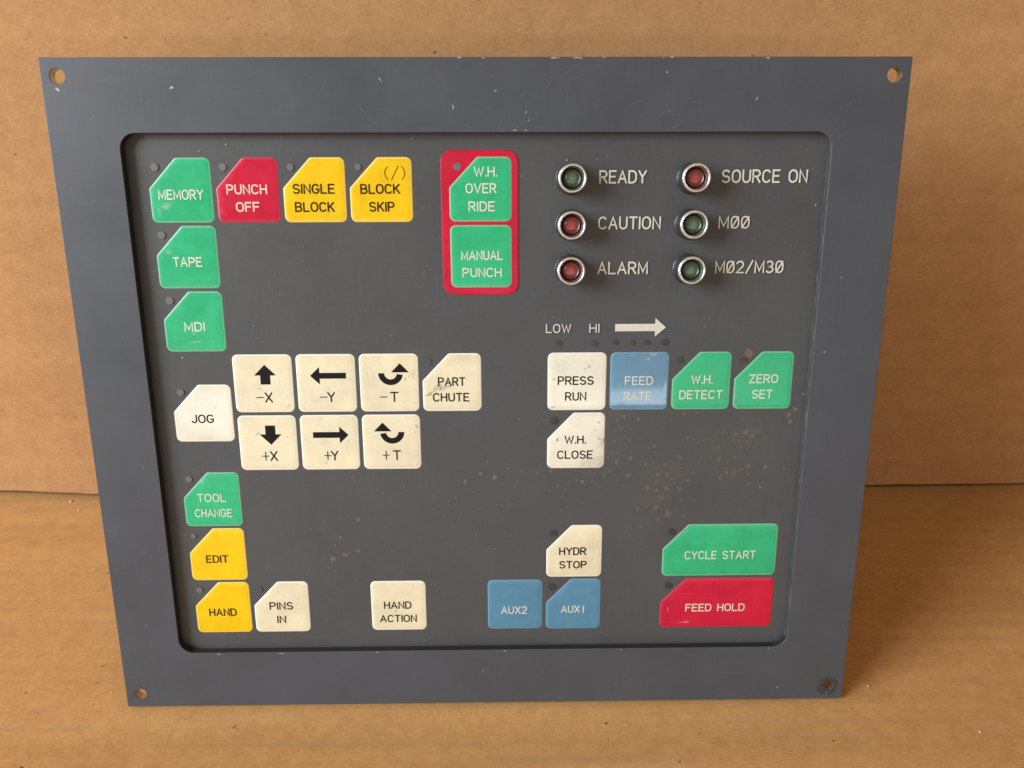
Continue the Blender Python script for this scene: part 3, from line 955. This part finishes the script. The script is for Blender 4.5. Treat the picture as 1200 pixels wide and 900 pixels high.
make_key('cream', True, [('HYDR', 38.0, 71.9, 11.8, 3.7), ('STOP', 38.2, 65.5, 12.0, 3.6)], .48, 'ink_black', 6, 6, name='HYDR STOP')
make_key('green', True, [('CYCLE START', 102.5, 69.5, 31.1, 3.9)], .48, 'ink_pale', cx=102.2, cy=71.8, w=49.9, name='CYCLE START')
make_key('red', True, [('FEED HOLD', 101.7, 44.2, 26.5, 3.8)], .58, 'ink_pink', cx=102.3, cy=46.5, w=49.9, h=24.0, name='FEED HOLD')

# words and the arrow printed on the film
LAMPS = [('READY', 34.85, 227.95, 'green'), ('CAUTION', 34.85, 210.6, 'red'), ('ALARM', 34.85, 193.35, 'red'),
         ('SOURCE ON', 81.6, 228.0, 'red'), ('M00', 81.6, 210.75, 'green'), ('M02/M30', 81.6, 193.4, 'green')]
for t, x, y, w, h, pen in [('READY', 55.1, 228.7, 18.4, 5.0, .66), ('CAUTION', 58.2, 211.3, 24.6, 5.0, .66), ('ALARM', 56.0, 193.8, 20.1, 5.0, .66),
                           ('SOURCE ON', 110.1, 228.8, 33.5, 5.1, .70), ('M00', 99.3, 211.4, 12.2, 4.9, .56), ('M02/M30', 106.5, 194.0, 27.3, 5.0, .62),
                           ('LOW', 30.8, 169.7, 10.2, 3.7, .46), ('HI', 45.3, 169.7, 4.1, 3.7, .46)]:
    g = Geo()
    write(g, t, 0, 0, w, h, pen, 0)
    g.build('printed_word', [MAT['ink_white']], overlay, (x, y, ZP + 0.40))
g = Geo()
g.add([(-10.3, -1.5, 0), (5.9, -1.5, 0), (5.9, -3.8, 0), (10.3, 0, 0), (5.9, 3.9, 0), (5.9, 1.5, 0), (-10.3, 1.5, 0)], [tuple(range(7))], 0)
g.build('printed_arrow', [MAT['ink_white']], overlay, (64.0, 169.9, ZP + 0.40))

# round indicator windows in the film
for x, y, r, mt in [(-124.5, 232.8, 1.5, 'win_lit'), (-98.6, 232.8, 1.5, 'win_lit'), (-72.8, 232.7, 1.35, 'win_lit'), (-47.0, 232.7, 1.3, 'win_lit'),
                    (-8.9, 232.7, 1.45, 'win_lit'), (-124.6, 207.3, 1.5, 'win_lit'), (-124.3, 181.8, 1.6, 'win_lit'), (-123.9, 144.1, 1.5, 'win_lit'),
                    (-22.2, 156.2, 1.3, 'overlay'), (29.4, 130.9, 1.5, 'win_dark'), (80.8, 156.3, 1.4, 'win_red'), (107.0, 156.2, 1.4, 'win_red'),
                    (-124.4, 106.5, 1.4, 'win_lit'), (-125.0, 80.6, 1.2, 'win_lit'), (-125.0, 55.2, 1.4, 'win_lit'), (-98.8, 55.2, 1.3, 'overlay'),
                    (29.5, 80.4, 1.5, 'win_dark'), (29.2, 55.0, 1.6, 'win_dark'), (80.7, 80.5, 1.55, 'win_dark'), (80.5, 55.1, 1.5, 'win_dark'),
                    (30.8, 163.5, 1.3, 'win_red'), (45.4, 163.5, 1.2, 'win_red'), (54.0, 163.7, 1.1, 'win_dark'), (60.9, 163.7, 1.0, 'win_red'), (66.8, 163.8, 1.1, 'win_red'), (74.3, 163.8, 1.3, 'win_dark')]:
    g = Geo()
    N = 24
    onred = (x, y) == (-8.9, 232.7)
    z = (ZP + 0.375) if onred else ZP + 0.335
    ring = [(r * math.cos(2 * math.pi * k / N), r * math.sin(2 * math.pi * k / N), 0) for k in range(N)]
    dome = [(p[0] * .8, p[1] * .8, .012) for p in ring]
    g.add(ring + dome + [(0, 0, .015)], [(i, (i + 1) % N, N + (i + 1) % N, N + i) for i in range(N)] + [(N + i, N + (i + 1) % N, 2 * N) for i in range(N)], 0, True)
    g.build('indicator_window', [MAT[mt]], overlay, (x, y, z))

# six indicator lamps: turned metal bezel with a dome lens
for word, x, y, colr in LAMPS:
    g = Geo()
    N = 96

    def lathe(prof, mi):
        vs = [(r * math.cos(2 * math.pi * k / N), r * math.sin(2 * math.pi * k / N), z) for r, z in prof for k in range(N)]
        fs = [(q * N + i, q * N + (i + 1) % N, (q + 1) * N + (i + 1) % N, (q + 1) * N + i) for q in range(len(prof) - 1) for i in range(N)]
        g.add(vs, fs, mi, True)
    lathe([(5.95, 0), (5.95, .9), (5.8, 1.1)], 1)
    lathe([(5.8, 1.1), (5.55, 1.3), (5.5, 7.6), (5.45, 8.2)], 1)
    lathe([(5.48, 8.0), (5.46, 8.4), (5.40, 8.7), (5.28, 8.93), (5.12, 9.08), (4.93, 9.14), (4.75, 9.11), (4.6, 9.02), (4.5, 8.9), (4.45, 8.75)], 0)
    lathe([(4.45, 8.75), (4.25, 8.0), (3.95, 6.9), (3.75, 6.0)], 0)
    lathe([(3.75, 6.0), (3.3, 5.6), (0.01, 5.6)], 2)
    lamp = g.build('indicator_lamp', [MAT['chrome'], MAT['barrel'], MAT['socket']], panel, (x, y, ZP))
    lamp['label'] = '%s indicator lamp beside the word %s' % (colr, word)
    g = Geo()
    lathe([(3.5, 5.65), (3.48, 6.1), (3.3, 6.6), (2.95, 7.0), (2.4, 7.32), (1.7, 7.52), (0.9, 7.62), (0.01, 7.65)], 0)
    g.build('lens', [MAT['lens_' + colr]], lamp)
